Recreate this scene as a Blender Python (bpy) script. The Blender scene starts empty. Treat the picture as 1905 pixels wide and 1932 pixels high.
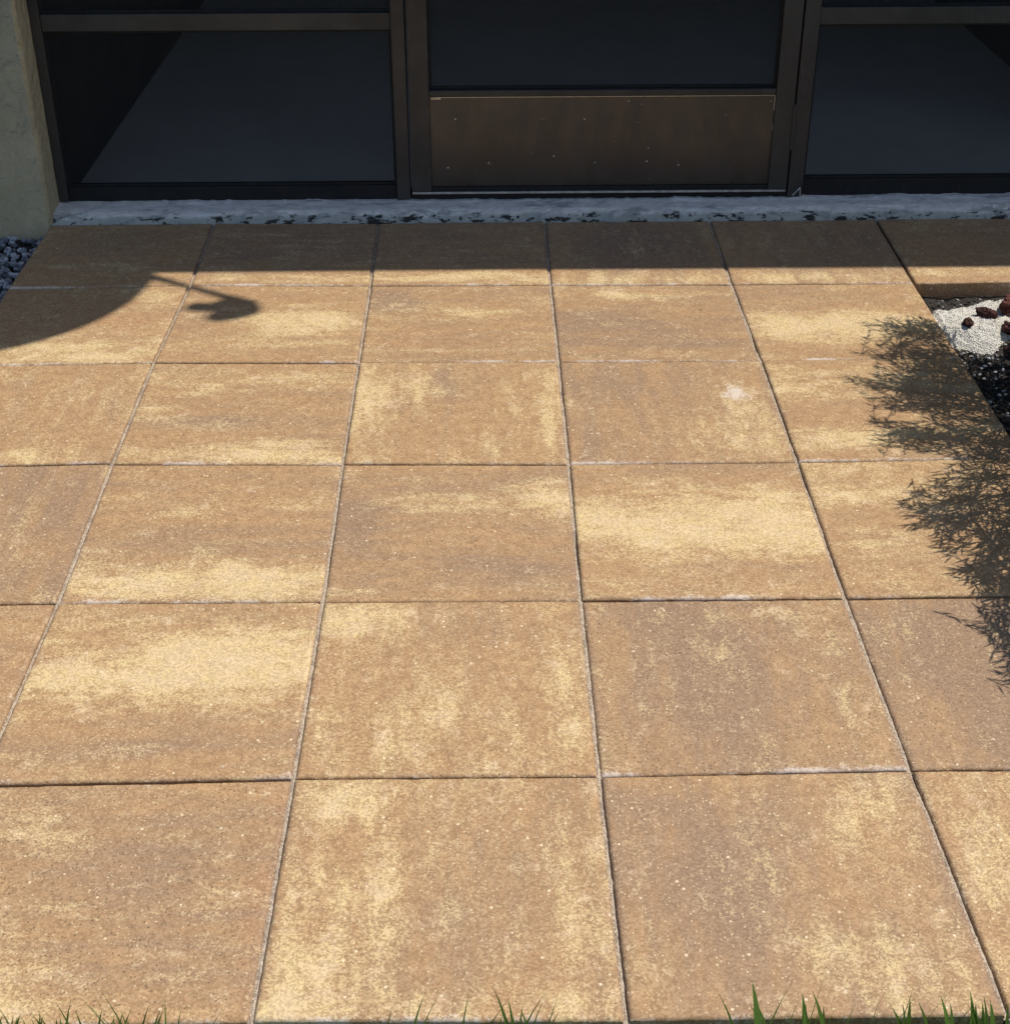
import bpy, bmesh, math, random
import numpy as np
from mathutils import Vector, Matrix, noise as mn

# ------------------------------------------------------------------ camera, light, exposure
SC = bpy.context.scene
COL = SC.collection
cam_d = bpy.data.cameras.new('camera'); cam = bpy.data.objects.new('camera', cam_d); COL.objects.link(cam)
SC.camera = cam
PIT, YAW, ROLL = math.radians(31.5412), math.radians(0.7188), math.radians(-0.1767)
fw = Vector((math.sin(YAW)*math.cos(PIT), math.cos(YAW)*math.cos(PIT), -math.sin(PIT)))
rt = Vector((math.cos(YAW), -math.sin(YAW), 0)); up = rt.cross(fw)
r2 = math.cos(ROLL)*rt + math.sin(ROLL)*up; u2 = -math.sin(ROLL)*rt + math.cos(ROLL)*up
M = Matrix((r2, u2, -fw)).transposed().to_4x4()
M.translation = Vector((-0.14502, -3.52731, 1.31915))
cam.matrix_world = M
cam_d.sensor_fit = 'HORIZONTAL'; cam_d.sensor_width = 36.0; cam_d.lens = 36.0*2823.46/1905.0
cam_d.clip_start = 0.05; cam_d.clip_end = 500

SUN = Vector((0.446, 0.145, 0.883)).normalized()           # towards the sun
sun_d = bpy.data.lights.new('sun', 'SUN'); sun = bpy.data.objects.new('sun', sun_d); COL.objects.link(sun)
sun_d.energy = 4.1; sun_d.angle = math.radians(0.45); sun_d.color = (1.0, 0.93, 0.83)
sun.rotation_euler = SUN.to_track_quat('Z', 'Y').to_euler()
W = bpy.data.worlds.new('World'); SC.world = W; W.use_nodes = True
wn = W.node_tree
sky = wn.nodes.new('ShaderNodeTexSky'); sky.sky_type = 'NISHITA'; sky.sun_disc = False
sky.sun_elevation = math.asin(SUN.z); sky.sun_rotation = math.atan2(SUN.x, SUN.y)
bgn = wn.nodes['Background']; bgn.inputs['Strength'].default_value = 0.102
wn.links.new(sky.outputs[0], bgn.inputs[0])
SC.view_settings.view_transform = 'Standard'; SC.view_settings.look = 'None'
SC.view_settings.exposure = 0.09; SC.view_settings.gamma = 1.0

random.seed(7); RNG = np.random.default_rng(7)

# ------------------------------------------------------------------ helpers
def link(o, parent=None):
    COL.objects.link(o)
    if parent is not None: o.parent = parent
    return o
def empty(name, loc=(0, 0, 0)):
    o = bpy.data.objects.new(name, None); o.location = loc; o.empty_display_size = 0.1
    return link(o)
def tag(o, label=None, cat=None, group=None, kind=None):
    if label: o['label'] = label
    if cat: o['category'] = cat
    if group: o['group'] = group
    if kind: o['kind'] = kind
    return o
def mesh_obj(name, verts, faces, mat, parent=None, smooth=False, origin=None):
    me = bpy.data.meshes.new(name)
    if origin is not None:
        verts = [(v[0]-origin[0], v[1]-origin[1], v[2]-origin[2]) for v in verts]
    me.from_pydata([tuple(v) for v in verts], [], [tuple(f) for f in faces]); me.update()
    if smooth: me.polygons.foreach_set('use_smooth', [True]*len(me.polygons))
    me.materials.append(mat)
    o = bpy.data.objects.new(name, me)
    if origin is not None: o.location = origin
    return link(o, parent)
class MB:
    def __init__(s): s.v = []; s.f = []
    def box(s, x0, x1, y0, y1, z0, z1):
        b = len(s.v)
        s.v += [(x0,y0,z0),(x1,y0,z0),(x1,y1,z0),(x0,y1,z0),(x0,y0,z1),(x1,y0,z1),(x1,y1,z1),(x0,y1,z1)]
        s.f += [tuple(b+i for i in f) for f in ((0,3,2,1),(4,5,6,7),(0,1,5,4),(1,2,6,5),(2,3,7,6),(3,0,4,7))]
    def tube(s, pts, rad, n=10, cap=True):
        pts = [Vector(p) for p in pts]
        if not hasattr(rad, '__len__'): rad = [rad]*len(pts)
        b = len(s.v)
        for i, p in enumerate(pts):
            d = (pts[min(i+1, len(pts)-1)] - pts[max(i-1, 0)]).normalized()
            a = d.orthogonal().normalized(); c = d.cross(a)
            for k in range(n):
                t = 2*math.pi*k/n
                s.v.append(tuple(p + rad[i]*(math.cos(t)*a + math.sin(t)*c)))
        for i in range(len(pts)-1):
            for k in range(n):
                s.f.append((b+i*n+k, b+i*n+(k+1) % n, b+(i+1)*n+(k+1) % n, b+(i+1)*n+k))
        if cap:
            s.f.append(tuple(b+k for k in reversed(range(n))))
            s.f.append(tuple(b+(len(pts)-1)*n+k for k in range(n)))
    def capsule(s, a, c, r, n=16):
        a = Vector(a); c = Vector(c); d = (c-a).normalized(); pts = []; rr = []
        for t in (-1, -.9, -.7, -.4, 0): pts.append(a+d*r*t); rr.append(r*math.sqrt(max(1-t*t, .0004)))
        for t in (0.001, .4, .7, .9, 1): pts.append(c+d*r*t); rr.append(r*math.sqrt(max(1-t*t, .0004)))
        s.tube(pts, rr, n)
    def build(s, name, mat, parent=None, bevel=0, smooth=False):
        o = mesh_obj(name, s.v, s.f, mat, parent, smooth)
        if bevel:
            m = o.modifiers.new('bevel', 'BEVEL'); m.width = bevel; m.segments = 2; m.limit_method = 'ANGLE'
        return o
def box(name, b, mat, parent=None, bevel=0.0015):
    m = MB(); m.box(*b); return m.build(name, mat, parent, bevel)

class NT:                                                    # terse node-tree writer
    def __init__(s, name):
        s.m = bpy.data.materials.new(name); s.m.use_nodes = True; s.t = s.m.node_tree
        s.b = s.t.nodes['Principled BSDF']; s.out = s.t.nodes['Material Output']
        g = s.t.nodes.new('ShaderNodeNewGeometry'); s.P = g.outputs['Position']
    def n(s, typ, ins=None, **kw):
        x = s.t.nodes.new(typ)
        for k, v in kw.items(): setattr(x, k, v)
        for k, v in (ins or {}).items():
            if isinstance(v, bpy.types.NodeSocket): s.t.links.new(v, x.inputs[k])
            else: x.inputs[k].default_value = v
        return x
    def noise(s, scale, detail=3, rough=.55, vec=None):
        return s.n('ShaderNodeTexNoise', {'Vector': vec or s.P, 'Scale': scale, 'Detail': detail, 'Roughness': rough}).outputs['Fac']
    def voro(s, scale, out='Distance', vec=None, feature='F1'):
        return s.n('ShaderNodeTexVoronoi', {'Vector': vec or s.P, 'Scale': scale}, feature=feature).outputs[out]
    def ramp(s, f, a, b, lo=0., hi=1.):
        return s.n('ShaderNodeMapRange', {0: f, 1: a, 2: b, 3: lo, 4: hi}, interpolation_type='SMOOTHSTEP').outputs[0]
    def mix(s, f, a, b, blend='MIX'):
        x = s.n('ShaderNodeMix', data_type='RGBA', blend_type=blend)
        for i, v in ((0, f), (6, a), (7, b)):
            if isinstance(v, bpy.types.NodeSocket): s.t.links.new(v, x.inputs[i])
            else: x.inputs[i].default_value = v if i == 0 else (*v, 1) if len(v) == 3 else v
        return x.outputs[2]
    def math(s, op, a, b=0.):
        return s.n('ShaderNodeMath', {0: a, 1: b}, operation=op).outputs[0]
    def scale(s, v3, vec=None):
        return s.n('ShaderNodeVectorMath', {0: vec or s.P, 1: v3}, operation='MULTIPLY').outputs[0]
    def bump(s, h, dist, strength=1.):
        x = s.n('ShaderNodeBump', {'Height': h, 'Distance': dist, 'Strength': strength})
        s.t.links.new(x.outputs[0], s.b.inputs['Normal'])
    def set(s, **kw):
        nm = {'color': 'Base Color', 'rough': 'Roughness', 'metal': 'Metallic', 'spec': 'Specular IOR Level'}
        for k, v in kw.items():
            i = s.b.inputs[nm[k]]
            if isinstance(v, bpy.types.NodeSocket): s.t.links.new(v, i)
            else: i.default_value = (*v, 1) if hasattr(v, '__len__') and len(v) == 3 else v
        return s

# ------------------------------------------------------------------ materials
def mat_paver():
    m = NT('paver')
    at = m.n('ShaderNodeAttribute', attribute_name='stain')
    sep = m.n('ShaderNodeSeparateColor', {0: at.outputs['Color']})
    pale, dark, red = sep.outputs[0], sep.outputs[1], sep.outputs[2]; white = at.outputs['Alpha']
    hf = m.noise(420, 3, .65); mf = m.noise(95, 4, .65); mf2 = m.noise(46, 5, .7); gr = m.noise(900, 2, .6)
    warp = m.n('ShaderNodeVectorMath', {0: m.P, 1: m.scale((.0016, .0016, .0016), m.n('ShaderNodeTexNoise', {'Vector': m.P, 'Scale': 500., 'Detail': 2.}).outputs['Color'])}, operation='ADD').outputs[0]
    gs = m.n('ShaderNodeSeparateColor', {0: m.voro(400, 'Color', warp)}); grain = gs.outputs[0]      # 3 mm grains
    gs2 = m.n('ShaderNodeSeparateColor', {0: m.voro(150, 'Color', warp)}); grain2 = gs2.outputs[1]   # 6 mm clusters
    brk = m.math('ADD', m.math('ADD', m.math('MULTIPLY', m.math('SUBTRACT', grain, .5), .34), m.math('MULTIPLY', m.math('SUBTRACT', grain2, .5), .16)),
                 m.math('ADD', m.math('MULTIPLY', m.math('SUBTRACT', mf, .5), .9), m.math('MULTIPLY', m.math('SUBTRACT', hf, .5), .5)))
    dv = m.n('ShaderNodeAttribute', attribute_name='upright').outputs['Fac']
    def streak(a, b, sc, off):
        q = lambda v: m.noise(sc, 6, .72, m.n('ShaderNodeVectorMath', {0: m.scale(v), 1: off}, operation='ADD').outputs[0])
        return m.n('ShaderNodeMix', {0: dv, 2: q((a, b, 1)), 3: q((b, a, 1))}, data_type='FLOAT').outputs[0]
    s1 = streak(.30, 1.5, 16., (0, 0, 0)); s2 = streak(.45, 1.6, 30., (5, 2, 1)); fl = m.noise(26, 7, .78, m.n('ShaderNodeVectorMath', {0: m.P, 1: (9, 4, 2)}, operation='ADD').outputs[0])
    brk = m.math('ADD', brk, m.math('MULTIPLY', m.math('SUBTRACT', s2, .5), 1.5))
    brd = m.math('ADD', m.math('MULTIPLY', brk, .6), m.math('MULTIPLY', m.math('SUBTRACT', s1, .5), 1.7))
    flake = m.ramp(m.math('ADD', fl, m.math('MULTIPLY', pale, .14)), .575, .70)          # pinkish-white surface flakes
    pf = m.ramp(m.math('ADD', pale, m.math('ADD', brk, m.math('MULTIPLY', m.math('SUBTRACT', s1, .5), .9))), .12, 1.08)
    df = m.ramp(m.math('ADD', dark, brd), .0, .95)
    rf = m.ramp(m.math('ADD', red, m.math('MULTIPLY', brk, .6)), .2, 1.1)
    base = m.mix(m.ramp(mf2, .3, .7), (.366, .220, .110), (.474, .302, .154))
    c = m.mix(m.math('MULTIPLY', rf, .55), base, (.43, .235, .13))
    c = m.mix(m.math('MULTIPLY', df, .8), c, (.276, .185, .125))
    c = m.mix(m.math('MULTIPLY', pf, .95), c, (.640, .490, .250))
    c = m.mix(m.math('MULTIPLY', flake, .55), c, (.66, .50, .32))
    # every grain has its own tone; some are bright quartz, some are dark pits
    c = m.mix(1., c, m.mix(m.ramp(grain, .0, 1.), (.80, .78, .76), (1.16, 1.17, 1.18)), 'MULTIPLY')
    vd = m.voro(230, 'Distance', warp); vs = m.n('ShaderNodeSeparateColor', {0: m.voro(230, 'Color', warp)})
    g1 = m.math('MULTIPLY', m.ramp(vd, .45, .2), m.ramp(vs.outputs[0], .80, .93))
    c = m.mix(m.math('MULTIPLY', g1, .7), c, (.76, .60, .37))
    vd2 = m.voro(78); vs2 = m.n('ShaderNodeSeparateColor', {0: m.voro(78, 'Color')})
    g2 = m.math('MULTIPLY', m.ramp(vd2, .20, .10), m.ramp(vs2.outputs[1], .84, .90))
    c = m.mix(m.math('MULTIPLY', g2, .85), c, (.84, .70, .47))
    pit = m.math('MULTIPLY', m.ramp(vd, .42, .15), m.ramp(vs.outputs[2], .86, .95))
    c = m.mix(m.math('MULTIPLY', pit, .72), c, (.14, .09, .05))
    c = m.mix(m.ramp(gr, .35, .70, 0, .25), c, m.mix(.5, c, (.20, .125, .065)))
    wf = m.ramp(m.math('ADD', white, m.math('ADD', m.math('MULTIPLY', brk, .9), m.math('MULTIPLY', m.math('SUBTRACT', fl, .5), 1.6))), .3, 1.1)
    c = m.mix(m.math('MULTIPLY', wf, .8), c, (.68, .595, .52))
    m.set(color=c, rough=m.ramp(mf, .2, .8, .62, .8), spec=.4)
    h = m.math('ADD', m.math('MULTIPLY', hf, .6), m.math('MULTIPLY', m.math('SUBTRACT', g1, pit), .5))
    m.bump(h, .0011, .8)
    return m.m
def mat_simple(name, c0, c1, sc, rough=.8, spec=.3, bump=0., bsc=None, metal=0., detail=4):
    m = NT(name); f = m.noise(sc, detail, .65)
    m.set(color=m.mix(m.ramp(f, .3, .7), c0, c1), rough=rough, spec=spec, metal=metal)
    if bump: m.bump(m.noise(bsc or sc*2, 4, .6), bump)
    return m.m
def mat_bronze(name, base, rough, metal, specks=0., wear=.35):
    m = NT(name)
    f = m.noise(6, 4, .6); s1 = m.noise(25, 3, .6, m.scale((1, 1, .4)))
    c = m.mix(m.ramp(f, .3, .7), tuple((1-.8*wear)*x for x in base), tuple((1+.5*wear)*x for x in base))
    c = m.mix(m.ramp(m.noise(45, 6, .75, m.scale((1, 1, .35))),   .54, .72, 0, wear), c, tuple(1.8*x+.01 for x in base))
    rg = m.math('ADD', m.ramp(s1, .25, .75, rough-.05, rough+.08), 0)
    if specks:
        vd = m.voro(38); vs = m.n('ShaderNodeSeparateColor', {0: m.voro(38, 'Color')})
        k = m.math('MULTIPLY', m.ramp(vd, .11, .05), m.ramp(vs.outputs[0], 1-specks, 1-specks+.01))
        c = m.mix(k, c, (.55, .52, .48)); rg = m.math('ADD', rg, m.math('MULTIPLY', k, .4))
        met = m.math('MULTIPLY', m.math('SUBTRACT', 1., k), metal)
        m.set(metal=met)
    else: m.set(metal=metal)
    m.set(color=c, rough=rg, spec=.4)
    m.bump(m.noise(9, 2, .5), .0012, .5)
    return m.m
def mat_screen(trans):
    m = NT('screen_mesh')
    tr = m.n('ShaderNodeBsdfTransparent', {'Color': (1, 1, 1, 1)})
    w = m.noise(5, 3, .5)
    m.set(color=(.018, .019, .021), rough=.7, spec=.25)
    mx = m.n('ShaderNodeMixShader', {0: m.ramp(w, .3, .7, trans-.03, trans+.03), 1: m.b.outputs[0], 2: tr.outputs[0]})
    m.t.links.new(mx.outputs[0], m.out.inputs[0])
    return m.m
PAVER = mat_paver()
def mat_curb():
    m = NT('rough_concrete')
    geo = m.n('ShaderNodeSeparateXYZ', {0: m.P})
    a = m.noise(35, 5, .7); b = m.noise(8, 3, .6); st = m.noise(60, 4, .6, m.scale((.15, 1, 1)))
    c = m.mix(m.ramp(a, .3, .7), (.60, .58, .54), (.84, .80, .73))
    c = m.mix(m.ramp(st, .5, .75), c, (.88, .86, .82))
    c = m.mix(m.ramp(m.noise(22, 6, .75, m.scale((.35, 1, 1))), .53, .62, 0, .8), c, (.33, .33, .31))
    lim = m.math('ADD', geo.outputs[2], m.math('MULTIPLY', m.math('SUBTRACT', b, .5), .022))
    low = m.ramp(lim, .017, .009)                           # the unpainted, grey-green foot of the ledge
    c = m.mix(m.math('MULTIPLY', low, .85), c, m.mix(a, (.30, .315, .28), (.50, .52, .47)))
    hole = m.math('MULTIPLY', m.ramp(m.noise(62, 4, .65, m.scale((.45, 1, 1))), .545, .60), m.ramp(geo.outputs[2], .0165, .011))
    c = m.mix(hole, c, (.05, .05, .047))
    m.set(color=c, rough=.9, spec=.2)
    m.bump(m.math('SUBTRACT', m.noise(120, 5, .65), hole), .004)
    return m.m
CURB = mat_curb()
def mat_grit():
    m = NT('joint_grit')
    vd = m.n('ShaderNodeSeparateColor', {0: m.voro(420, 'Color')})
    a = m.noise(30, 3, .6)
    c = m.mix(vd.outputs[0], (.34, .27, .20), (.60, .50, .39))
    c = m.mix(m.ramp(a, .5, .66), c, m.mix(.45, c, (.16, .13, .11)))
    m.set(color=c, rough=.95, spec=.1); m.bump(m.voro(420), .0015); return m.m
GRIT = mat_grit()
BED = mat_simple('bedding_sand', (.055, .042, .03), (.12, .095, .07), 90, .95, .1, .002)
def mat_stucco():
    m = NT('stucco')
    a = m.noise(28, 5, .6); b = m.noise(3, 4, .6)
    c = m.mix(m.ramp(b, .3, .7), (.41, .345, .215), (.50, .42, .265))
    c = m.mix(m.ramp(m.noise(14, 5, .7), .55, .75), c, (.36, .32, .21))
    m.set(color=c, rough=.92, spec=.15)
    m.bump(m.math('ADD', m.ramp(a, .35, .65), m.math('MULTIPLY', m.noise(180, 3, .6), .35)), .004)
    return m.m
STUCCO = mat_stucco()
BRONZE = mat_bronze('bronze_aluminium', (.056, .053, .050), .45, .25)
BRONZE_SHADE = mat_bronze('bronze_shade', (.016, .016, .017), .6, .2)  # darker copy of the bronze, shade of the recessed members put into its colour
KICK = mat_bronze('kick_sheet', (.100, .098, .100), .36, .85, specks=.34, wear=.12)
ALU = mat_simple('worn_aluminium', (.42, .39, .36), (.7, .66, .62), 60, .4, .5, metal=.6)
GASKET = mat_simple('black_spline', (.012, .012, .012), (.02, .02, .02), 40, .7)
SCREEN = mat_screen(.60)
LANAI_FLOOR = mat_simple('lanai_concrete', (.52, .50, .45), (.60, .575, .515), 2.2, .75, .3)
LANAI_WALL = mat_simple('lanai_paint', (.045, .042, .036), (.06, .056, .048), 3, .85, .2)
ROOFM = mat_simple('roof_membrane', (.45, .44, .42), (.55, .54, .52), 5, .8)
DISHM = mat_simple('dish_paint', (.30, .30, .31), (.36, .36, .37), 8, .5)
LAWN = mat_simple('lawn_ground', (.05, .07, .022), (.10, .11, .045), 12, .95, .1, .02, 40)
SOIL = mat_simple('dark_soil', (.018, .017, .016), (.075, .066, .056), 140, .95, .1, .006, 150)
def mat_sand():
    m = NT('crushed_shell')
    v = m.n('ShaderNodeSeparateColor', {0: m.voro(330, 'Color')})
    a = m.noise(160, 4, .7); b = m.noise(18, 4, .6)
    c = m.mix(v.outputs[0], (.60, .575, .52), (.82, .80, .75))
    c = m.mix(m.ramp(a, .60, .75), c, (.30, .27, .24))
    c = m.mix(m.ramp(b, .35, .65, 0, .5), c, (.64, .61, .50))
    m.set(color=c, rough=.95, spec=.15); m.bump(m.math('ADD', m.voro(330), a), .003); return m.m
SAND = mat_sand()
def mat_bits(name, c0, c1, c2):
    m = NT(name)
    inf = m.n('ShaderNodeAttribute', attribute_name='shade')
    c = m.mix(m.ramp(inf.outputs['Fac'], 0, .6), c0, c1); c = m.mix(m.ramp(inf.outputs['Fac'], .6, 1), c, c2)
    c = m.mix(m.ramp(m.noise(160, 3, .6), .5, .75, 0, .5), c, tuple(x*.5 for x in c0))
    m.set(color=c, rough=.85, spec=.25); m.bump(m.noise(250, 3), .001); return m.m
SHELLB = mat_bits('shell_bits', (.38, .36, .32), (.70, .68, .62), (.86, .85, .80))
DARKB = mat_bits('dark_grit', (.018, .018, .020), (.06, .058, .056), (.62, .62, .60))
GRAVELB = mat_bits('grey_pebbles', (.08, .09, .105), (.24, .255, .28), (.50, .51, .52))
LAVA = mat_simple('lava_stone', (.030, .014, .012), (.10, .045, .038), 60, .92, .2, .006, 110)
LAVAR = mat_simple('red_lava_stone', (.050, .018, .015), (.19, .075, .060), 50, .92, .2, .006, 100)
def mat_leaf(name, c0, c1, c2, tf=.35):
    m = NT(name)
    inf = m.n('ShaderNodeAttribute', attribute_name='shade')
    c = m.mix(m.ramp(inf.outputs['Fac'], 0, .5), c0, c1); c = m.mix(m.ramp(inf.outputs['Fac'], .6, 1), c, c2)
    m.set(color=c, rough=.5, spec=.3)
    tl = m.n('ShaderNodeBsdfTranslucent', {'Color': c}); mx = m.n('ShaderNodeMixShader', {0: tf, 1: m.b.outputs[0], 2: tl.outputs[0]})
    m.t.links.new(mx.outputs[0], m.out.inputs[0]); return m.m
GRASS = mat_leaf('grass_blade', (.10, .18, .035), (.21, .36, .08), (.34, .36, .15))
LEAF = mat_leaf('shrub_needle', (.03, .06, .018), (.05, .10, .025), (.08, .13, .04), .12)
BARK = mat_simple('bark', (.10, .07, .05), (.18, .13, .09), 40, .9)

# ------------------------------------------------------------------ ground and patio
def tag_structure(o): o['kind'] = 'structure'; return o
def sheet(name, x0, x1, y0, y1, z, mat):
    return tag_structure(mesh_obj(name, [(x0,y0,z),(x1,y0,z),(x1,y1,z),(x0,y1,z)], [(0,1,2,3)], mat))
sheet('lawn', -150, 150, -150, 150, -.075, LAWN)

def vnoise(U, V, fu, fv, seed):
    r = np.random.default_rng(seed); nu, nv = int(fu)+3, int(fv)+3
    L = r.random((nv, nu)); x = U*fu; y = V*fv
    xi = x.astype(int); yi = y.astype(int); fx = x-xi; fy = y-yi
    fx = fx*fx*(3-2*fx); fy = fy*fy*(3-2*fy)
    a = L[yi, xi]*(1-fx)+L[yi, xi+1]*fx; b = L[yi+1, xi]*(1-fx)+L[yi+1, xi+1]*fx
    return a*(1-fy)+b*fy
def fbm(U, V, fu, fv, seed, octv=4):
    s = 0; a = 1; t = 0
    for k in range(octv):
        s = s + a*vnoise(U, V, fu*2**k, fv*2**k, seed*31+k); t += a; a *= .62
    return s/t
CX = {0: -1.2161, 1: -.8135, 2: -.4055, 3: -.0030, 4: .4050, 5: .8150, 6: 1.222, 7: 1.629, -1: -1.62}
RY = {0: -.0115, 1: -.4045, 2: -.7980, 3: -1.2105, 4: -1.6375, 5: -2.0390, 6: -2.4340}
KN = {(1,0):(-.8156,-.0075),(1,1):(-.8103,-.3960),(1,2):(-.8190,-.7894),(1,3):(-.8169,-1.1993),(1,4):(-.8096,-1.6331),
 (2,0):(-.4097,-.0145),(2,1):(-.4061,-.4048),(2,2):(-.4050,-.7965),(2,3):(-.4048,-1.2089),(2,4):(-.4022,-1.6361),(2,5):(-.4042,-2.0385),(2,6):(-.4091,-2.4299),
 (3,0):(-.0014,-.0122),(3,1):(-.0029,-.4090),(3,2):(-.0025,-.8005),(3,3):(-.0031,-1.2164),(3,4):(-.0056,-1.6390),(3,5):(-.0044,-2.0410),(3,6):(-.0013,-2.4365),
 (4,0):(.4052,-.0135),(4,1):(.4030,-.4123),(4,2):(.4057,-.8036),(4,3):(.4049,-1.2165),(4,4):(.4017,-1.6406),(4,5):(.4054,-2.0354),(4,6):(.4138,-2.4362),
 (5,0):(.8181,-.0080),(5,1):(.8138,-.4130)}
def corner(i, j): return KN.get((i, j), (CX[i], RY[j] if not (i <= 1 and j == 5) else -2.0450))
# stains cast into each slab, with the door row's sunlit strip painted pale: (channel, u, v, half-width, half-height, amount); channels p pale, d dark, r rust, w white
ST = {
 (0,0):('h',[('d',.5,.3,.5,.3,.3)]), (1,0):('h',[('d',.5,.4,.6,.4,.6),('p',.6,.92,.6,.07,.5)]),
 (2,0):('h',[('d',.3,.3,.4,.3,.4),('p',.6,.90,.6,.08,.6)]), (3,0):('v',[('d',.55,.45,.35,.4,.9),('p',.5,.90,.6,.08,.5)]),
 (4,0):('v',[('d',.7,.5,.3,.5,.4),('p',.4,.92,.6,.07,.6)]), (5,0):('h',[('r',.5,.5,.5,.4,.4),('p',.4,.88,.6,.06,.5)]),
 (0,1):('h',[('p',.7,.86,.55,.12,1.0),('r',.8,.5,.25,.15,.5),('p',.85,.15,.2,.1,.4)]),
 (1,1):('h',[('p',.72,.50,.36,.14,.95),('d',.10,.40,.10,.25,.5),('p',.55,.78,.4,.08,.3),('r',.5,.15,.4,.08,.3)]),
 (2,1):('h',[('d',.12,.20,.14,.14,.8),('p',.5,.38,.3,.08,.3),('r',.5,.7,.5,.2,.3)]),
 (3,1):('h',[('p',.40,.12,.35,.10,.5),('d',.25,.6,.3,.2,.4),('d',.75,.75,.3,.1,.4),('p',.5,.93,.5,.05,.35)]),
 (4,1):('h',[('p',.45,.58,.6,.15,1.15),('d',.3,.2,.4,.1,.3)]),
 (0,2):('v',[('p',.55,.93,.3,.07,.6),('p',.6,.3,.06,.2,.3),('r',.8,.3,.2,.3,.3)]),
 (1,2):('h',[('p',.5,.20,.5,.10,.55),('p',.45,.90,.6,.08,.7),('d',.4,.60,.45,.07,.45),('p',.1,.55,.15,.1,.4)]),
 (2,2):('v',[('p',.04,.45,.06,.4,.7),('p',.93,.40,.06,.4,.6),('d',.45,.25,.12,.2,.6),('p',.25,.3,.2,.1,.3)]),
 (3,2):('v',[('d',.25,.25,.2,.2,.5),('p',.85,.75,.18,.3,.5),('w',.83,.36,.062,.075,1.35),('p',.83,.36,.12,.14,.3),('d',.1,.7,.05,.3,.3)]),
 (4,2):('h',[('p',.3,.25,.6,.15,.6),('p',.2,.80,.5,.1,.6)]),
 (0,3):('v',[('d',.7,.3,.2,.3,.4),('d',.9,.85,.3,.1,.3)]),
 (1,3):('h',[('p',.5,.86,.62,.10,1.15),('p',.42,.36,.13,.07,.45),('r',.9,.45,.2,.2,.3),('d',.6,.62,.4,.1,.3)]),
 (2,3):('h',[('d',.08,.48,.10,.16,.8),('p',.55,.30,.4,.09,.5),('p',.93,.28,.12,.16,.6),('d',.75,.80,.3,.08,.5),('r',.75,.2,.15,.1,.3)]),
 (3,3):('h',[('p',.40,.50,.6,.16,1.1),('p',.75,.30,.3,.1,.6),('d',.5,.05,.5,.06,.4),('p',.85,.6,.25,.12,.6)]),
 (4,3):('h',[('p',.25,.2,.3,.15,.5),('d',.4,.6,.3,.15,.2)]),
 (0,4):('h',[('r',.8,.3,.3,.3,.4)]),
 (1,4):('h',[('p',.62,.36,.50,.20,1.2),('p',.2,.46,.25,.10,.6),('d',.55,.82,.45,.10,.5)]),
 (2,4):('v',[('p',.15,.12,.14,.10,.8),('p',.30,.80,.35,.22,.55),('r',.05,.4,.07,.3,.6),('p',.90,.55,.10,.35,.45),('d',.6,.2,.2,.1,.3)]),
 (3,4):('v',[('d',.42,.5,.22,.5,.6),('p',.62,.08,.18,.07,.5),('p',.90,.5,.10,.35,.45),('d',.2,.1,.15,.1,.4)]),
 (4,4):('v',[('d',.35,.3,.25,.35,.7),('p',.75,.35,.08,.2,.3),('d',.5,.85,.3,.2,.4)]),
 (0,5):('h',[]),
 (1,5):('h',[('p',.22,.24,.22,.07,.75),('p',.10,.80,.26,.18,.9),('r',.97,.5,.05,.5,.9),('d',.55,.45,.3,.3,.4),('p',.4,.95,.3,.06,.5)]),
 (2,5):('v',[('p',.16,.10,.10,.10,.85),('p',.10,.80,.12,.28,.65),('p',.33,.45,.07,.45,.5),('p',.92,.6,.09,.4,.4),('d',.62,.6,.15,.35,.5),('p',.45,.95,.5,.06,.4)]),
 (3,5):('v',[('p',.82,.25,.10,.2,.5),('p',.70,.85,.25,.15,.55),('d',.28,.5,.2,.45,.45),('d',.1,.1,.15,.1,.3)]),
 (4,5):('v',[('p',.25,.5,.2,.5,.55),('r',.1,.9,.2,.1,.5)]),
}
LBL = {(4,1):'slab with a broad pale yellow band across its middle', (1,4):'slab with a large pale yellow patch over its upper half',
       (3,3):'slab almost filled by a pale yellow band', (3,2):'greyish brown slab with a white splash stain',
       (1,5):'brown slab with peach flecks and a rust edge', (3,4):'dull grey brown slab', (2,5):'sandy slab with pale upright streaks'}
patio = tag_structure(empty('patio', (0, 0, 0)))
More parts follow.
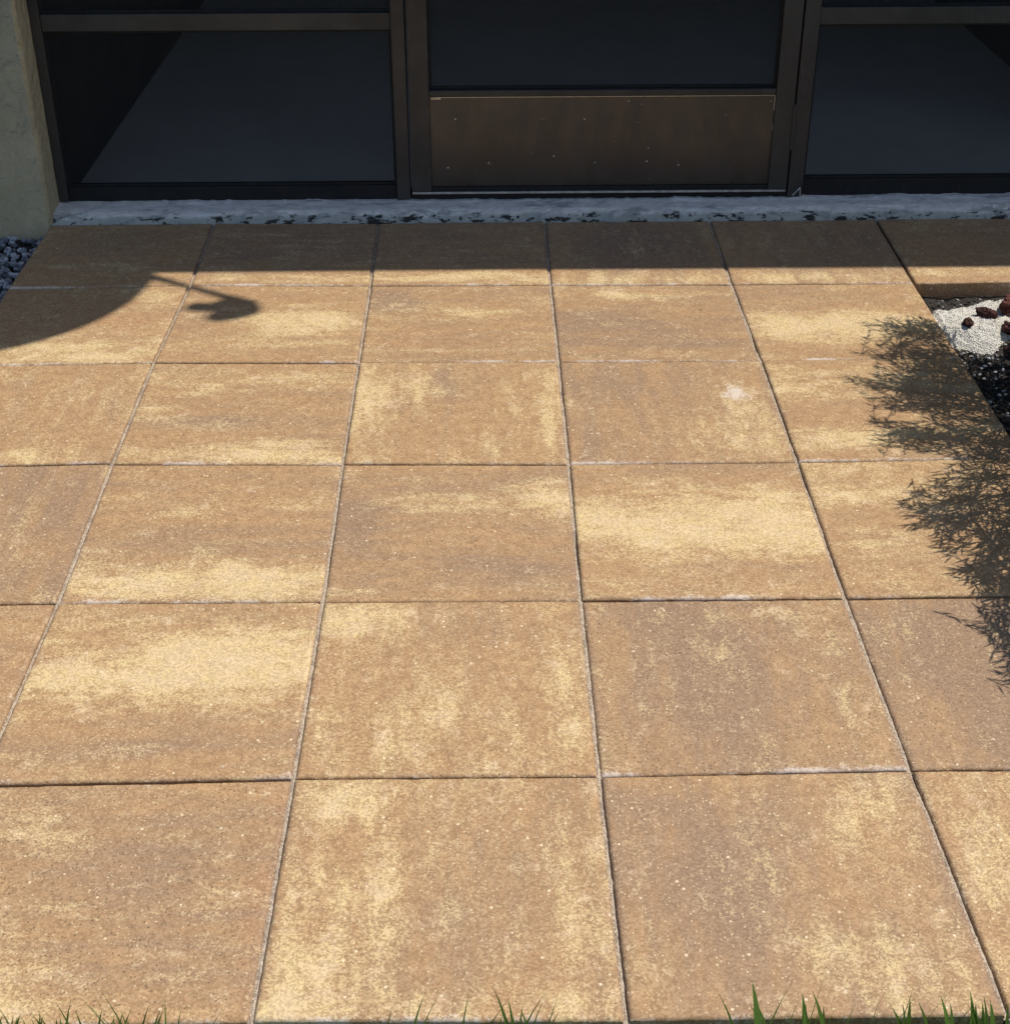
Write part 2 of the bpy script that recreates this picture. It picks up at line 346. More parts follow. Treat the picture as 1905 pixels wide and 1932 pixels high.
def slab(i, j):
    rr = np.random.default_rng(100+i*17+j*5)
    GV, GH = .0029, .0018
    c00 = np.array(corner(i, j)); c10 = np.array(corner(i+1, j)); c01 = np.array(corner(i, j+1)); c11 = np.array(corner(i+1, j+1))
    c00 = c00+(GV, -GH); c10 = c10+(-GV, -GH); c01 = c01+(GV, GH); c11 = c11+(-GV, GH)
    N = 84
    t = np.concatenate([[0, .004, .009], np.linspace(.018, .982, N), [.991, .996, 1.]]); n = len(t)
    U, V = np.meshgrid(t, t)                                 # V down = towards the camera
    X = (c00[0]*(1-U)+c10[0]*U)*(1-V)+(c01[0]*(1-U)+c11[0]*U)*V
    Y = (c00[1]*(1-U)+c10[1]*U)*(1-V)+(c01[1]*(1-U)+c11[1]*U)*V
    hz = rr.uniform(-.0010, .0012); tx, ty = rr.uniform(-.0012, .0012, 2)
    e = np.minimum(np.minimum(U, 1-U), np.minimum(V, 1-V))
    Z = hz + tx*(U-.5) + ty*(V-.5) - .0034*np.clip(1-e/.009, 0, 1)**1.6
    Z += .0009*(fbm(U, V, 5, 5, 7+i*9+j)-.5)
    w = np.clip(1-e/.02, 0, 1)                               # slightly nibbled edges
    X += w*.0016*(fbm(U, V, 26, 26, 3+i+j*7)-.5); Y += w*.0016*(fbm(U, V, 26, 26, 5+i*3+j)-.5)
    Z -= w*.0022*np.clip(fbm(U, V, 30, 30, 11+i*5+j)-.62, 0, 1)*4
    d, blobs = ST.get((i, j), ('h', []))
    fu, fv = (3, 15) if d == 'h' else (15, 3)
    an = fbm(U, V, fu, fv, 50+i*13+j*3, 4); an2 = fbm(U, V, fu*.6, fv*.8, 90+i*11+j*7, 3)
    iso = fbm(U, V, 6, 6, 70+i*3+j*19, 4)
    Uw = U+.10*(fbm(U, V, 4, 4, 21+i+j)-.5); Vw = V+.10*(fbm(U, V, 4, 4, 23+i+j)-.5)
    tone = {(2, 3): .22, (3, 4): .30, (4, 4): .30, (3, 5): .18, (1, 5): .12, (3, 1): .25, (3, 2): .22, (0, 3): .22, (1, 3): .10, (2, 1): .12}.get((i, j), rr.uniform(-.06, .08))
    if j == 0: tone += .05  # row by the door toned darker, adding to the roof's shade
    ch = {'p': .14-.3*tone+.9*(an-.5)+.6*(iso-.5), 'd': .16+tone+.7*(an2-.5)+.3*(iso-.5), 'r': .12+.8*(fbm(U, V, 3, 4, 33+i*7+j)-.5), 'w': np.zeros_like(U)}
    for (k, bu, bv, su, sv, amt) in blobs:
        q = ((Uw-bu)/su)**2+((Vw-bv)/sv)**2
        ch[k] = ch[k]+amt*.82*np.exp(-q**1.25*.7)*(.62+.76*(iso if k != 'w' else .5))
    ch['w'] += .85*np.clip(1-(1-V)/.032, 0, 1)**.7*np.clip(2.6*(fbm(U, V, 3, 2, 41+i+j*3)-.32), 0, 1.15)   # lime bloom on the near arris
    ch['w'] += .16*np.clip(1-e/.012, 0, 1)
    ch['d'] += .45*np.clip(1-np.minimum(U, 1-U)/.022, 0, 1)
    C = np.stack([np.clip(ch['p'], 0, 1.2), np.clip(ch['d'], 0, 1), np.clip(ch['r'], 0, 1), np.clip(ch['w'], 0, 1)], -1).reshape(-1, 4)
    cen = np.array([(c00[0]+c11[0])/2, (c00[1]+c11[1])/2, 0])
    P = np.stack([X, Y, Z], -1).reshape(-1, 3)-cen
    idx = np.arange(n*n).reshape(n, n)
    F = np.stack([idx[:-1, :-1], idx[1:, :-1], idx[1:, 1:], idx[:-1, 1:]], -1).reshape(-1, 4).tolist()
    ring = list(idx[0, :]) + list(idx[1:, -1]) + list(idx[-1, -2::-1]) + list(idx[-2:0:-1, 0])
    b = n*n; low = P[ring].copy(); low[:, 2] = -.048
    P = np.concatenate([P, low]); C = np.concatenate([C, np.tile(np.array([.05, 1., .2, 0.]), (len(ring), 1))])  # skirt's dark brown also holds shade painted on the side faces
    m = len(ring)
    for k in range(m): F.append([ring[k], ring[(k+1) % m], b+(k+1) % m, b+k])
    F.append([b+k for k in range(m)])
    me = bpy.data.meshes.new('paving_slab'); me.from_pydata(P.tolist(), [], F); me.update()
    at = me.color_attributes.new('stain', 'FLOAT_COLOR', 'POINT'); at.data.foreach_set('color', C.astype(np.float32).ravel())
    at = me.attributes.new('upright', 'FLOAT', 'POINT'); at.data.foreach_set('value', np.full(len(P), 1. if d == 'v' else 0., np.float32))
    me.materials.append(PAVER)
    me.polygons.foreach_set('use_smooth', [True]*((n-1)*(n-1))+[False]*(m+1))
    o = bpy.data.objects.new('paving_slab', me); o.location = cen; link(o, patio)
    if (i, j) in LBL: o['label'] = LBL[(i, j)]
for j in range(6):
    for i in range(0, 5): slab(i, j)
slab(5, 0); slab(6, 0)
for j in (4, 5): slab(5, j)
b = MB(); b.box(-1.20, .80, -2.42, -.03, -.07, -.012); b.box(.801, 1.21, -2.42, -1.66, -.07, -.012); b.box(.801, 1.60, -.39, -.03, -.07, -.012)
b.build('joint_bed', BED, patio)
# gritty filling of the wide joints running towards the door
m = MB()
for i in (1, 2, 3, 4):
    for j in range(6):
        a = corner(i, j); c = corner(i, j+1); K = 60
        for k in range(K+1):
            f = k/K; x = a[0]*(1-f)+c[0]*f; y = a[1]*(1-f)+c[1]*f
            z = -.0038 - .0030*max(0, mn.noise(Vector((x*40, y*9, i)))*1.6)-.0007*random.random()
            m.v += [(x-.0038, y, z-.001), (x, y, z), (x+.0038, y, z-.001)]
            if k:
                q = len(m.v)
                m.f += [(q-6, q-5, q-2, q-3), (q-5, q-4, q-1, q-2)]
m.build('joint_grit', GRIT, patio)

# ------------------------------------------------------------------ beds beside the patio
def heightfield(name, x0, x1, y0, y1, st, zf, mat):
    nx = int((x1-x0)/st)+1; ny = int((y1-y0)/st)+1; V = []; F = []
    for a in range(ny):
        for c in range(nx):
            x = x0+(x1-x0)*c/(nx-1); y = y0+(y1-y0)*a/(ny-1); V.append((x, y, zf(x, y)))
    for a in range(ny-1):
        for c in range(nx-1):
            q = a*nx+c; F.append((q, q+1, q+nx+1, q+nx))
    return mesh_obj(name, V, F, mat, smooth=True)
def nz(x, y, s, o=0): return mn.noise(Vector((x*s, y*s, o)))
def soil_z(x, y): return -.038+.010*nz(x, y, 14)+.006*nz(x, y, 60)
tag_structure(heightfield('soil', .806, 1.9, -1.66, -.385, .008, soil_z, SOIL))
def sand_z(x, y):
    # mound of white crushed shell: its far edge stops short of the slab, its near edge sinks into the soil
    far = -.52+.085*(x-.83)/.2 if x < 1.03 else -.435
    far += .010*nz(x, 0, 26); near = -.705-.02*nz(x, 3, 12)+(.02 if x > .93 else 0)
    a = min(1, max(0, (far-y)/.045)); c = min(1, max(0, (y-near)/.07))
    return -.062+.058*min(a, 1)**.5*min(c, 1)**.6*(1 if x > .82 else .9)+.004*nz(x, y, 20)+.0035*nz(x, y, 75)+.002*nz(x, y, 190)
sand = heightfield('sand', .809, 1.75, -.80, -.40, .0035, sand_z, SAND); tag_structure(sand)
tag_structure(heightfield('gravel_base', -2.4, -1.2195, -1.6, .0, .02, lambda x, y: -.040+.006*nz(x, y, 12), SOIL))

ico = bmesh.new(); bmesh.ops.create_icosphere(ico, subdivisions=1, radius=1); ico.verts.ensure_lookup_table()
IV = np.array([v.co[:] for v in ico.verts]); IF = [[v.index for v in f.verts] for f in ico.faces]; ico.free()
def scatter_bits(name, pts, sizes, mat, flat=.6, seed=1):
    r = np.random.default_rng(seed); V = []; F = []; A = []
    for k, (p, s) in enumerate(zip(pts, sizes)):
        q = IV*r.uniform(.65, 1.15, (len(IV), 1))*np.array([1, r.uniform(.55, .95), r.uniform(.35, .75)*flat/.6])*s
        t = r.uniform(0, 6.28); rx = r.normal(0, .4); c, sn = math.cos(t), math.sin(t)
        q = q@np.array([[1, 0, 0], [0, math.cos(rx), math.sin(rx)], [0, -math.sin(rx), math.cos(rx)]])@np.array([[c, sn, 0], [-sn, c, 0], [0, 0, 1]])
        base = len(V); V += (q+np.array(p)).tolist(); F += [[base+a for a in f] for f in IF]
        A += [r.random()]*len(IV)
    o = mesh_obj(name, V, F, mat); at = o.data.attributes.new('shade', 'FLOAT', 'POINT'); at.data.foreach_set('value', A)
    return o
pts = []; sz = []
while len(pts) < 5200:
    x = random.uniform(.81, 1.18); y = random.uniform(-.74, -.43); z = sand_z(x, y)
    if z < soil_z(x, y)-.004 or random.random() > .9: continue
    s = random.choice((.0008, .001, .0014, .002)); pts.append((x, y, z+s*.1)); sz.append(s)
tag(scatter_bits('shell_bits', pts, sz, SHELLB, seed=3), 'loose broken white shell bits strewn over the sand mound', 'shell bits', kind='stuff')
pts = []; sz = []
while len(pts) < 5000:
    x = random.uniform(.815, 1.35); y = random.uniform(-1.6, -.42)
    if sand_z(x, y) > soil_z(x, y) and y > -.7: continue
    s = random.uniform(.002, .0065) if y < -.7 else random.uniform(.002, .005); pts.append((x, y, soil_z(x, y)+s*.3)); sz.append(s)
tag(scatter_bits('mixed_gravel', pts, sz, DARKB, seed=5), 'dark mixed gravel and grit under the shrub right of the patio', 'gravel', kind='stuff')
pts = []; sz = []
for k in range(2600):
    x = random.uniform(-1.75, -1.222); y = random.uniform(-1.1, -.03); s = random.uniform(.006, .014)
    pts.append((x, y, -.034+random.uniform(0, .012))); sz.append(s)
    if x+s > -1.219: pts[-1] = (-1.219-s, y, pts[-1][2])
tag(scatter_bits('grey_gravel', pts, sz, GRAVELB, .7, seed=8), 'blue grey gravel in the corner between stucco wall and patio', 'gravel', kind='stuff')

def rock(loc, r, sc, seed, mat, label):
    bm = bmesh.new(); bmesh.ops.create_icosphere(bm, subdivisions=4, radius=1)
    for v in bm.verts:
        p = v.co.copy(); o = Vector((seed*3.1, seed, 0))
        d = 1+.38*mn.noise(p*1.3+o)+.22*mn.noise(p*3.1+o)-.16*max(0, mn.noise(p*7+o))+.05*mn.noise(p*16+o)
        v.co = Vector((p.x*sc[0], p.y*sc[1], p.z*sc[2]))*d*r
    me = bpy.data.meshes.new('lava_rock'); bm.to_mesh(me); bm.free(); me.materials.append(mat)
    o = link(bpy.data.objects.new('lava_rock', me)); o.location = (*loc[:2], sand_z(*loc[:2])+r*sc[2]*.45 if len(loc) == 2 else loc[2])
    o.rotation_euler = (0, 0, seed*1.3)
    return tag(o, label, 'rock', 'lava rocks on the white sand')
rock((.872, -.632), .0135, (1, .8, .75), 1, LAVA, 'small dark lava rock alone on the white sand nearest the slabs')
rock((.925, -.588), .0185, (1.15, .75, .7), 2, LAVA, 'flat greyish lava rock between the lone small one and the red rock')
rock((.990, -.560), .030, (1.1, .85, .85), 3, LAVAR, 'large dark red lava rock at the right of the sand')
rock((.962, -.632), .019, (1.1, .8, .7), 4, LAVA, 'dark lava rock just below the large red one')
rock((.958, -.722), .034, (.9, .9, 1.2), 5, LAVA, 'big black lava rock at the near edge of the sand')

# ------------------------------------------------------------------ threshold ledge
def ledge_z(x, y):
    t = (y+.014)/.062
    top = .0235+.0018*nz(x, 1, 5)+.0012*nz(x, 2, 34)+.006*(x*.6 if x > 0 else x*.1)*.6
    if t < 1: z = top*(1-(1-max(t, 0))**3.2)
    else: z = top
    z += .0010*nz(x*.5, y, 45)*(1 if t > .15 else .5)+.0008*nz(x*.4, y, 150)
    hol = mn.noise(Vector((x*11, y*30, 9)))+.5*mn.noise(Vector((x*45, y*70, 4)))
    if t < .5 and hol > .12: z -= min(.016, (hol-.12)*.07)*(1-abs(t-.22)/.5)
    if y > .066: z += .006*max(0, nz(x, 8, 13))+.004*max(0, nz(x, 5, 50))     # mortar pushed up against the frame
    return z
V = []; F = []; xs = np.arange(-1.214, 2.62, .0045); ys = np.concatenate([np.linspace(-.0135, .05, 22), np.linspace(.054, .13, 14)])
for y in ys:
    for x in xs:
        V.append((x, y+.003*nz(x, 2, 20) if y < -.01 else y, ledge_z(x, y)-(.02 if y == ys[0] else 0)))
nx = len(xs)
for a in range(len(ys)-1):
    for c in range(nx-1): q = a*nx+c; F.append((q, q+1, q+nx+1, q+nx))
ledge = mesh_obj('threshold_ledge', V, F, CURB, smooth=True)
tag(ledge, 'rough bluish grey concrete ledge under the screen frames', 'ledge')

# ------------------------------------------------------------------ house: stucco walls, roof, lanai shell
house = tag(empty('house', (-1.3, 0, 0)), 'house with beige stucco wall left of the screens', 'house')
house.location = (0, 0, 0)
def stucco_wall():
    V = []; F = []
    def add(pts): b = len(V); V.extend(pts); return b
    K = 40; prof = [(-4.0, 0.0)]
    # outline in plan: front face, rounded corner, return to the frame
    prof += [(-1.60, -.012), (-1.222, -.012)]
    for a in range(0, 6): t = a/5*math.pi/2; prof.append((-1.222+.012*math.sin(t), -.012+.012*(1-math.cos(t))))
    prof += [(-1.2105, .03), (-1.2125, .30)]
    prof[0] = (-4.0, -.012)
    zs = np.linspace(-.09, 2.25, 240)
    for z in zs:
        for (x, y) in prof:
            k = .0016*mn.noise(Vector((x*10, y*10, z*22)))
            V.append((x+(k if y > -.011 else 0), y+(k if x < -1.215 else 0), z))
    n = len(prof)
    for a in range(len(zs)-1):
        for c in range(n-1): q = a*n+c; F.append((q, q+1, q+n+1, q+n))
    return mesh_obj('wall', V, F, STUCCO, house, smooth=True)
stucco_wall()
box('wall', (2.62, 5.0, -.012, .30, -.09, 2.25), STUCCO, house, 0)
RE = .072                                                   # front edge of the roof, top at 2.40
box('roof', (-4.2, 5.2, RE, 4.4, 2.26, 2.40), ROOFM, house, 0)
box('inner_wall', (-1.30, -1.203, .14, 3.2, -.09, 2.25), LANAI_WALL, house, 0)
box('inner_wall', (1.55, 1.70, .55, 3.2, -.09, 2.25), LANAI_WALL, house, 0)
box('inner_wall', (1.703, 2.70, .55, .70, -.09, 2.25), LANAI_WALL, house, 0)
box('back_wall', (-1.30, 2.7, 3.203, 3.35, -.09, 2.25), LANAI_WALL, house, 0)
sheet('floor', -1.202, 2.7, .131, 3.2, .012, LANAI_FLOOR)

# ------------------------------------------------------------------ screen enclosure
enc = tag(empty('screen_enclosure', (0, .1, .02)), 'dark bronze framed insect screens on both sides of the door', 'screen wall')
enc.location = (0, 0, 0)
def enc_box(name, b, mat=BRONZE, bev=.0015, parent=enc): return box(name, b, mat, parent, bev)
enc_box('jamb', (-1.2095, -1.187, .080, .130, .030, 2.25))
enc_box('mullion', (-.366, -.3335, .078, .130, .020, 2.25)); enc_box('mullion', (.6105, .647, .078, .130, .022, 2.25))
enc_box('jamb', (2.56, 2.615, .080, .130, .03, 2.25))
enc_box('transom', (-1.1865, -.3665, .084, .128, .4425, .4815)); enc_box('transom', (.6475, 2.56, .084, .128, .4485, .4875))
enc_box('bottom_rail', (-1.1865, -.3665, .092, .128, .024, .060), BRONZE_SHADE); enc_box('bottom_rail', (.6475, 2.56, .092, .128, .026, .068), BRONZE_SHADE)
enc_box('header', (-.333, .610, .080, .128, 2.02, 2.25))
enc_box('door_sill', (-.3335, .6105, .088, .150, .006, .0365), BRONZE_SHADE)
def spline(parent, x0, x1, z0, z1, y=.0965, w=.006):
    m = MB(); m.box(x0, x1, y, y+.006, z0, z0+w); m.box(x0, x1, y, y+.006, z1-w, z1)
    m.box(x0, x0+w, y, y+.006, z0+w, z1-w); m.box(x1-w, x1, y, y+.006, z0+w, z1-w)
    return m.build('spline', GASKET, parent)
def screen(parent, x0, x1, z0, z1, y=.104):
    s = mesh_obj('screen', [(x0, y, z0), (x1, y, z0), (x1, y, z1), (x0, y, z1)], [(0, 1, 2, 3)], SCREEN, parent)
    spline(s, x0+.0005, x1-.0005, z0+.0005, z1-.0005, y-.008)
for (x0, x1, z0, z1) in ((-1.1868, -.3662, .0602, .4423), (-1.1868, -.3662, .4817, 2.249), (.6472, 2.5598, .0682, .4483), (.6472, 2.5598, .4877, 2.249)):
    screen(enc, x0, x1, z0, z1)
# ------------------------------------------------------------------ screen door
door = tag(empty('screen_door', (0, 0, 0)), 'bronze screen door with a scuffed brown metal kick plate', 'door')
DX0, DX1, DB = -.3290, .6055, .0425
box('stile', (DX0, -.2800, .0760, .1080, DB+.0045, 2.012), BRONZE, door)
box('stile', (.5600, DX1, .0760, .1080, DB+.0045, 2.012), BRONZE, door)
box('rail', (-.2797, .5597, .0785, .1080, .2835, .2985), BRONZE, door)
box('rail', (-.2797, .5597, .0785, .1080, 1.96, 2.012), BRONZE, door)
def kick():
    x0, x1, z0, z1 = -.2795, .5595, DB+.016, .2825; nx, nzz = 60, 18; V = []; F = []
    for a in range(nzz+1):
        for c in range(nx+1):
            x = x0+(x1-x0)*c/nx; z = z0+(z1-z0)*a/nzz
            V.append((x, .0865+.0012*mn.noise(Vector((x*5, 2, z*6)))*math.sin(math.pi*c/nx)*math.sin(math.pi*a/nzz), z))
    for a in range(nzz):
        for c in range(nx): q = a*(nx+1)+c; F.append((q, q+1, q+nx+2, q+nx+1))
    return mesh_obj('kick_plate', V, F, KICK, door, smooth=True)
kp = kick()
m = MB(); m.box(-.276, .558, .0845, .0862, .2800, .2815); m.box(-.2765, -.252, .0835, .0860, .2765, .2795)
m.box(.5575, .5590, .0835, .0858, .245, .2795); m.box(.5580, .5590, .0840, .0858, .195, .212)
m.build('chipped_edge', ALU, kp)
m = MB()
for k in range(9):
    x = random.uniform(-.25, .54); z = random.uniform(.10, .26); a = random.uniform(-.9, .9); L = random.uniform(.004, .016)
    m.tube([(x, .0858, z), (x+L*math.cos(a), .0858, z+L*math.sin(a))], .00022, 4)
m.build('scratch', ALU, kp)
box('rail', (-.2797, .5597, .0790, .1080, DB+.0045, DB+.0155), BRONZE_SHADE, door)
box('door_sweep', (DX0+.001, DX1-.001, .0745, .1000, DB-.0010, DB+.0040), ALU, door, .0008)
screen(door, -.2797, .5597, .2990, 1.959, .1005)
m = MB(); m.tube([(.6080, .0745, .150), (.6080, .0745, .262)], .0042, 12); m.build('hinge', BRONZE, door, smooth=False)
m = MB(); m.tube([(.6080, .0745, 1.5), (.6080, .0745, 1.61)], .0042, 12); m.build('hinge', BRONZE, door, smooth=False)
# loose metal strap at the foot of the right-hand post
m = MB(); m.tube([(.622, .070, .034), (.640, .074, .052)], .0016, 6); m.tube([(.640, .074, .052), (.642, .074, .026)], .0012, 6)
m.build('bent_wire', ALU, enc)

# ------------------------------------------------------------------ unseen satellite dish on the roof, its outline shaped to cast the patio shadow
kx, ky = SUN.x/SUN.z, SUN.y/SUN.z
def over(gx, gy, z): return Vector((gx+kx*z, gy+ky*z, z))
dish = tag(empty('satellite_dish', (0, 0, 0)), 'unseen grey satellite dish on the roof edge, shaped from its shadow on the patio', 'satellite dish')
nrm = Vector((.42, -.28, .86)).normalized(); c0 = over(-1.335, -.345, 2.86)
def on_dish(gx, gy):
    a = over(gx, gy, 0); t = (c0-a).dot(nrm)/SUN.dot(nrm); return a+SUN*t
V = []; F = []; R, NA = 10, 72
for side in (0, 1):
    for r in range(R+1):
        for a in range(NA):
            t = 2*math.pi*a/NA; rr = r/R
            p = on_dish(-1.335+.435*rr*math.cos(t), -.345+.425*rr*math.sin(t))
            V.append(p-nrm*(.07*(1-rr*rr)+(.004 if side else 0)))
for side in (0, 1):
    o = side*(R+1)*NA
    for r in range(R):
        for a in range(NA):
            q = (o+r*NA+a, o+r*NA+(a+1) % NA, o+(r+1)*NA+(a+1) % NA, o+(r+1)*NA+a); F.append(q if not side else q[::-1])
for a in range(NA): F.append((R*NA+a, R*NA+(a+1) % NA, (R+1)*NA+R*NA+(a+1) % NA, (R+1)*NA+R*NA+a))
mesh_obj('reflector', V, F, DISHM, dish, smooth=True)
m = MB(); m.tube([c0-nrm*.075, c0-nrm*.16+Vector((0, .06, -.05)), (c0.x-.05, .30, 2.62), (c0.x-.05, .30, 2.40)], .024, 12); m.build('mast', DISHM, dish)
m = MB(); m.tube([on_dish(-1.05, -.33)-nrm*.05, over(-.905, -.345, 2.84), over(-.835, -.388, 2.88), over(-.74, -.450, 2.95), over(-.69, -.485, 2.98)], [.014, .014, .010, .011, .02], 10); m.build('feed_arm', DISHM, dish)
m = MB()
m.capsule(over(-.712, -.512, 2.98), over(-.674, -.536, 2.98), .037); m.capsule(over(-.776, -.516, 2.95), over(-.715, -.522, 2.97), .0230)
m.capsule(over(-.718, -.568, 2.97), over(-.684, -.556, 2.98), .027); m.capsule(over(-.675, -.500, 2.99), over(-.668, -.515, 2.99), .026)
m.build('receiver_head', DISHM, dish, smooth=True)

# ------------------------------------------------------------------ shrub right of the frame
camP = M.translation.copy()
def low_z(x, y):                                             # lowest height at which foliage shading this spot stays out of camera view
    z = .22
    while z < .8:
        d = over(x, y, z)-camP
        if (d.dot(r2)/d.dot(fw)) > .352: return z
        z += .02
    return z
shrub = tag(empty('shrub', (1.42, -1.10, -.03)), 'fine needled shrub growing in the bed right of the patio', 'shrub')
shrub.location = (0, 0, 0)
POLY = [(.80,-.590),(.725,-.612),(.640,-.645),(.625,-.695),(.625,-.75),(.60,-.80),(.57,-.87),(.56,-.92),(.575,-.985),(.59,-1.04),(.57,-1.10),(.545,-1.165),(.585,-1.215),
        (.67,-1.230),(.62,-1.285),(.565,-1.33),(.540,-1.39),(.555,-1.44),(.575,-1.51),(.585,-1.56),(.600,-1.60),(.585,-1.645),(.605,-1.69),(.59,-1.76),(.575,-1.80),(.590,-1.85),(.62,-1.90),(.80,-2.02),
        (1.10,-2.0),(1.35,-1.7),(1.45,-1.2),(1.30,-.85),(1.12,-.76),(.99,-.73),(.90,-.715),(.835,-.685),(.815,-.63)]
def inside(x, y):
    c = False; n = len(POLY)
    for i in range(n):
        (x1, y1), (x2, y2) = POLY[i], POLY[i-1]
        if (y1 > y) != (y2 > y) and x < (x2-x1)*(y-y1)/(y2-y1)+x1: c = not c
    return c
def edge_d(x, y):
    best = 9
    for i in range(len(POLY)):
        a = Vector(POLY[i-1]); b_ = Vector(POLY[i]); p = Vector((x, y)); ab = b_-a
        t = max(0, min(1, (p-a).dot(ab)/ab.length_squared)); best = min(best, (p-a-ab*t).length)
    return best
rnd = random.Random(11)
root = Vector((1.42, -1.10, -.03)); limbs = []; LM = MB()
tips = []
gc = Vector((1.0, -1.2))
for k in range(80):
    while True:
        x = rnd.uniform(.55, 1.45); y = rnd.uniform(-2.0, -.6)
        if inside(x, y) and edge_d(x, y) > .06: break
    tips.append(over(x, y, low_z(x, y)+rnd.uniform(.08, .22)))
for tp in tips:
    mid = root.lerp(tp, .5)+Vector((rnd.uniform(-.05, .05), rnd.uniform(-.05, .05), .09)); q1 = root.lerp(mid, .5)+Vector((rnd.uniform(-.03, .03), rnd.uniform(-.03, .03), .03))
    pts = [root+Vector((rnd.uniform(-.04, .04), rnd.uniform(-.04, .04), 0)), q1, mid, mid.lerp(tp, .5)+Vector((0, 0, .02)), tp]
    LM.tube(pts, [.009, .006, .0042, .003, .0018], 6); limbs += [pts[2], pts[3], pts[4], pts[2].lerp(pts[3], .5), pts[3].lerp(pts[4], .5)]
LV = []; LF = []; LA = []
def needle(p, d, L, w):
    d = d.normalized(); s = d.cross(Vector((rnd.uniform(-1, 1), rnd.uniform(-1, 1), rnd.uniform(.3, 1)))).normalized()*w
    k = len(LV); LV.extend([p, p+d*L*.45+s, p+d*L, p+d*L*.45-s]); LF.append((k, k+1, k+2, k+3)); LA.extend([rnd.random()]*4)
cnt = 0
while cnt < 3100:
    x = rnd.uniform(.50, 1.5); y = rnd.uniform(-2.05, -.55)
    if not inside(x, y): continue
    ed = edge_d(x, y)
    gap = mn.noise(Vector((x*9, y*9, 3)))
    dens = .60+min(1, ed/.15)*.45+1.4*gap+(.9 if y < -1.48 and x < .95 else 0)
    if .70 < x and -1.10 < y < -.76: dens += .7
    if -1.34 < y < -1.19: dens -= .25
    if rnd.random() > dens: continue
    z = low_z(x, y)+.05+.17*rnd.random(); tip = over(x, y, z)
    near = min(limbs, key=lambda q: (q-tip).length_squared)
    out = (Vector((x, y, 0))-Vector((gc.x, gc.y, 0))); out.z = rnd.uniform(-.1, .35); out = out.normalized()
    out = (out+Vector((rnd.gauss(0, .55), rnd.gauss(0, .55), rnd.gauss(0, .3)))).normalized()
    L = rnd.uniform(.06, .11); a = tip-out*L
    if .02 < (near-a).length < .13: LM.tube([near, a], [.0013, .0009], 4, False)
    LM.tube([a, tip], [.0012, .0006], 4, False)
    side = out.orthogonal().normalized(); nn = rnd.randint(11, 17)
    for q in range(nn):
        f = q/(nn-1); b_ = a.lerp(tip, f); ang = rnd.uniform(0, 6.28)
        sv = (Matrix.Rotation(ang, 3, out) @ side)
        needle(b_, out*rnd.uniform(.8, 1.4)+sv*rnd.uniform(.6, 1.2), rnd.uniform(.018, .036), rnd.uniform(.0016, .0024))
    needle(tip, out, .032, .0018); cnt += 1
LM.build('stem', BARK, shrub)
fo = mesh_obj('foliage', LV, LF, LEAF, shrub); at = fo.data.attributes.new('shade', 'FLOAT', 'POINT'); at.data.foreach_set('value', LA)

# ------------------------------------------------------------------ grass along the near edge
GV_, GF, GA = [], [], []
def blade(x, y, h, w, lean, ldir, sh, z0=-.06):
    K = 7; base = len(GV_); az = Vector((math.cos(ldir), math.sin(ldir), 0))
    wd = Vector((math.cos(ldir+1.4), math.sin(ldir+1.4), 0)); wd = Vector((abs(wd.x)+.35, wd.y*.5, 0)).normalized()
    for k in range(K+1):
        t = k/K; c = Vector((x, y, z0))+Vector((0, 0, 1))*h*(t-.22*lean*t*t)+az*h*lean*t*t
        ww = w*(1-t**2.2)*(.75+.6*min(1, t*4)*.5)+.0002
        GV_.extend([c-wd*ww, c+Vector((0, -.12*ww, -.35*ww)), c+wd*ww]); GA.extend([sh]*3)
        if k:
            q = base+3*k; GF.extend([(q-3, q-2, q+1, q), (q-2, q-1, q+2, q+1)])
rg = random.Random(5)
for k in range(5200):                                        # the lawn itself, short and below the slabs
    x = rg.uniform(-1.5, 1.4); y = rg.uniform(-2.80, -2.455)
    blade(x, y, rg.uniform(.03, .065), rg.uniform(.0012, .0024), rg.uniform(.2, .9), rg.uniform(0, 6.28), rg.random(), -.07)
for k in range(3500):
    x = rg.uniform(-2.2, 2.2); y = rg.uniform(-3.6, -2.80)
    blade(x, y, rg.uniform(.03, .06), rg.uniform(.002, .003), rg.uniform(.2, .9), rg.uniform(0, 6.28), rg.random(), -.07)
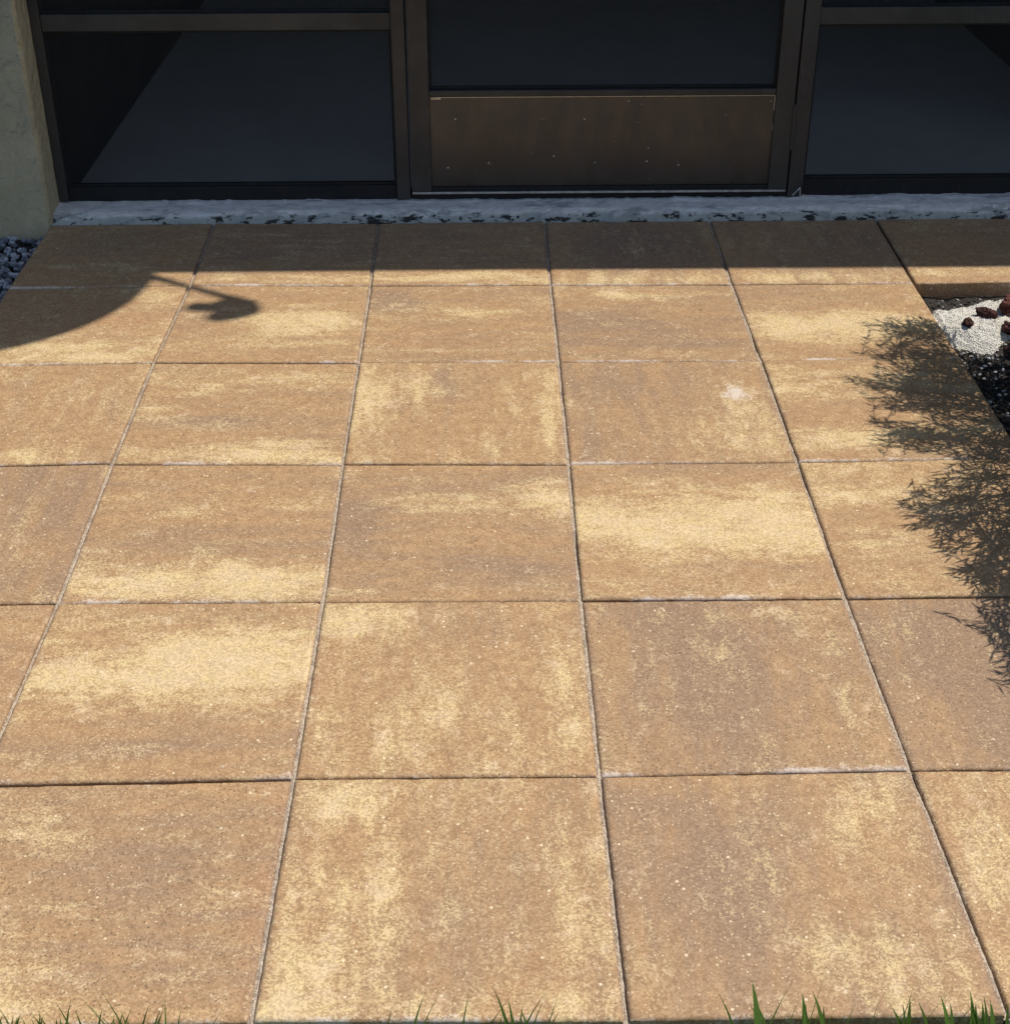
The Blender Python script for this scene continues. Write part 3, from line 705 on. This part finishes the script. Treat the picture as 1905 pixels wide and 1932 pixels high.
# tall blades seen at the foot of the picture: pixel-independent list of (x, height of tip above slabs, lean x, half-width)
TALL = [(-.672,.046,-.016,.0011,.1),(-.655,.036,-.010,.0012,.4),(-.630,.034,.003,.0010,.1),(-.604,.038,.008,.0013,.3),(-.592,.040,-.008,.0018,.4),(-.580,.026,-.002,.0022,.3),
        (-.556,.034,-.020,.0015,.5),(-.545,.030,-.026,.0013,.3),(-.540,.046,-.012,.0012,.3),(-.525,.028,.010,.0014,.2),(-.497,.042,.001,.0008,.9),(-.486,.028,.006,.0010,.1),
        (-.455,.026,.020,.0013,.5),(-.66,.024,.01,.002,.4),(-.62,.026,-.01,.002,.3),(-.51,.024,.01,.002,.4),
        (-.261,.036,.004,.0009,.1),(-.232,.050,.010,.0016,.5),(-.222,.047,.016,.0012,.7),(-.180,.044,.003,.0010,.1),(-.150,.042,.022,.0015,.1),(-.130,.052,-.010,.0016,.3),(-.112,.052,.020,.0022,.5),
        (-.122,.034,-.002,.0016,.3),(-.105,.032,.008,.0014,.2),(-.090,.042,.008,.0013,.1),(-.120,.030,.001,.0014,.3),(-.145,.024,.006,.0014,.5),
        (.112,.040,-.014,.0011,.1),(.138,.062,-.006,.0026,.6),(.153,.050,.012,.0022,.5),(.193,.066,.004,.0008,.5),(.190,.042,-.004,.0026,.6),(.208,.046,-.012,.0018,.5),
        (.170,.026,.004,.0013,.5),(.232,.026,.004,.0015,.5),(.256,.030,.002,.0012,.1),(.284,.034,.016,.0020,.5),(.292,.048,.001,.0012,.4),(.320,.034,.020,.0020,.6),(.350,.030,.02,.002,.4),(.345,.030,-.01,.002,.7),
        (.372,.036,-.006,.0018,.6),(.362,.034,.006,.0016,.7),(.392,.030,-.006,.002,.5),(.335,.026,.01,.002,.6)]
for k in range(60):                                          # low tufts hugging the slab edge
    c = rg.choice((-.67, -.64, -.62, -.60, -.57, -.54, -.50, -.12, .15, .19, .28, .32, .34, .37, .39)); TALL.append((c+rg.gauss(0, .018), rg.uniform(.008, .027), rg.uniform(-.012, .012), rg.uniform(.001, .0022), rg.random()*.7))
for (x, hz, lx, w, sh) in TALL:
    z0 = -.06; le = min(1.2, abs(lx)*1.3/(hz+.06)+.05); h = (hz+.017-z0)/(1-.22*le); y = -2.452+rg.uniform(-.006, .004)
    blade(x-lx*.6, y, h, w*2.2, le, 0.25 if lx > 0 else math.pi-.25, sh*.55)
gr = mesh_obj('grass', GV_, GF, GRASS, smooth=True); at = gr.data.attributes.new('shade', 'FLOAT', 'POINT'); at.data.foreach_set('value', GA)
tag(gr, 'green lawn grass with blades rising over the near slab edge', 'grass', kind='stuff')
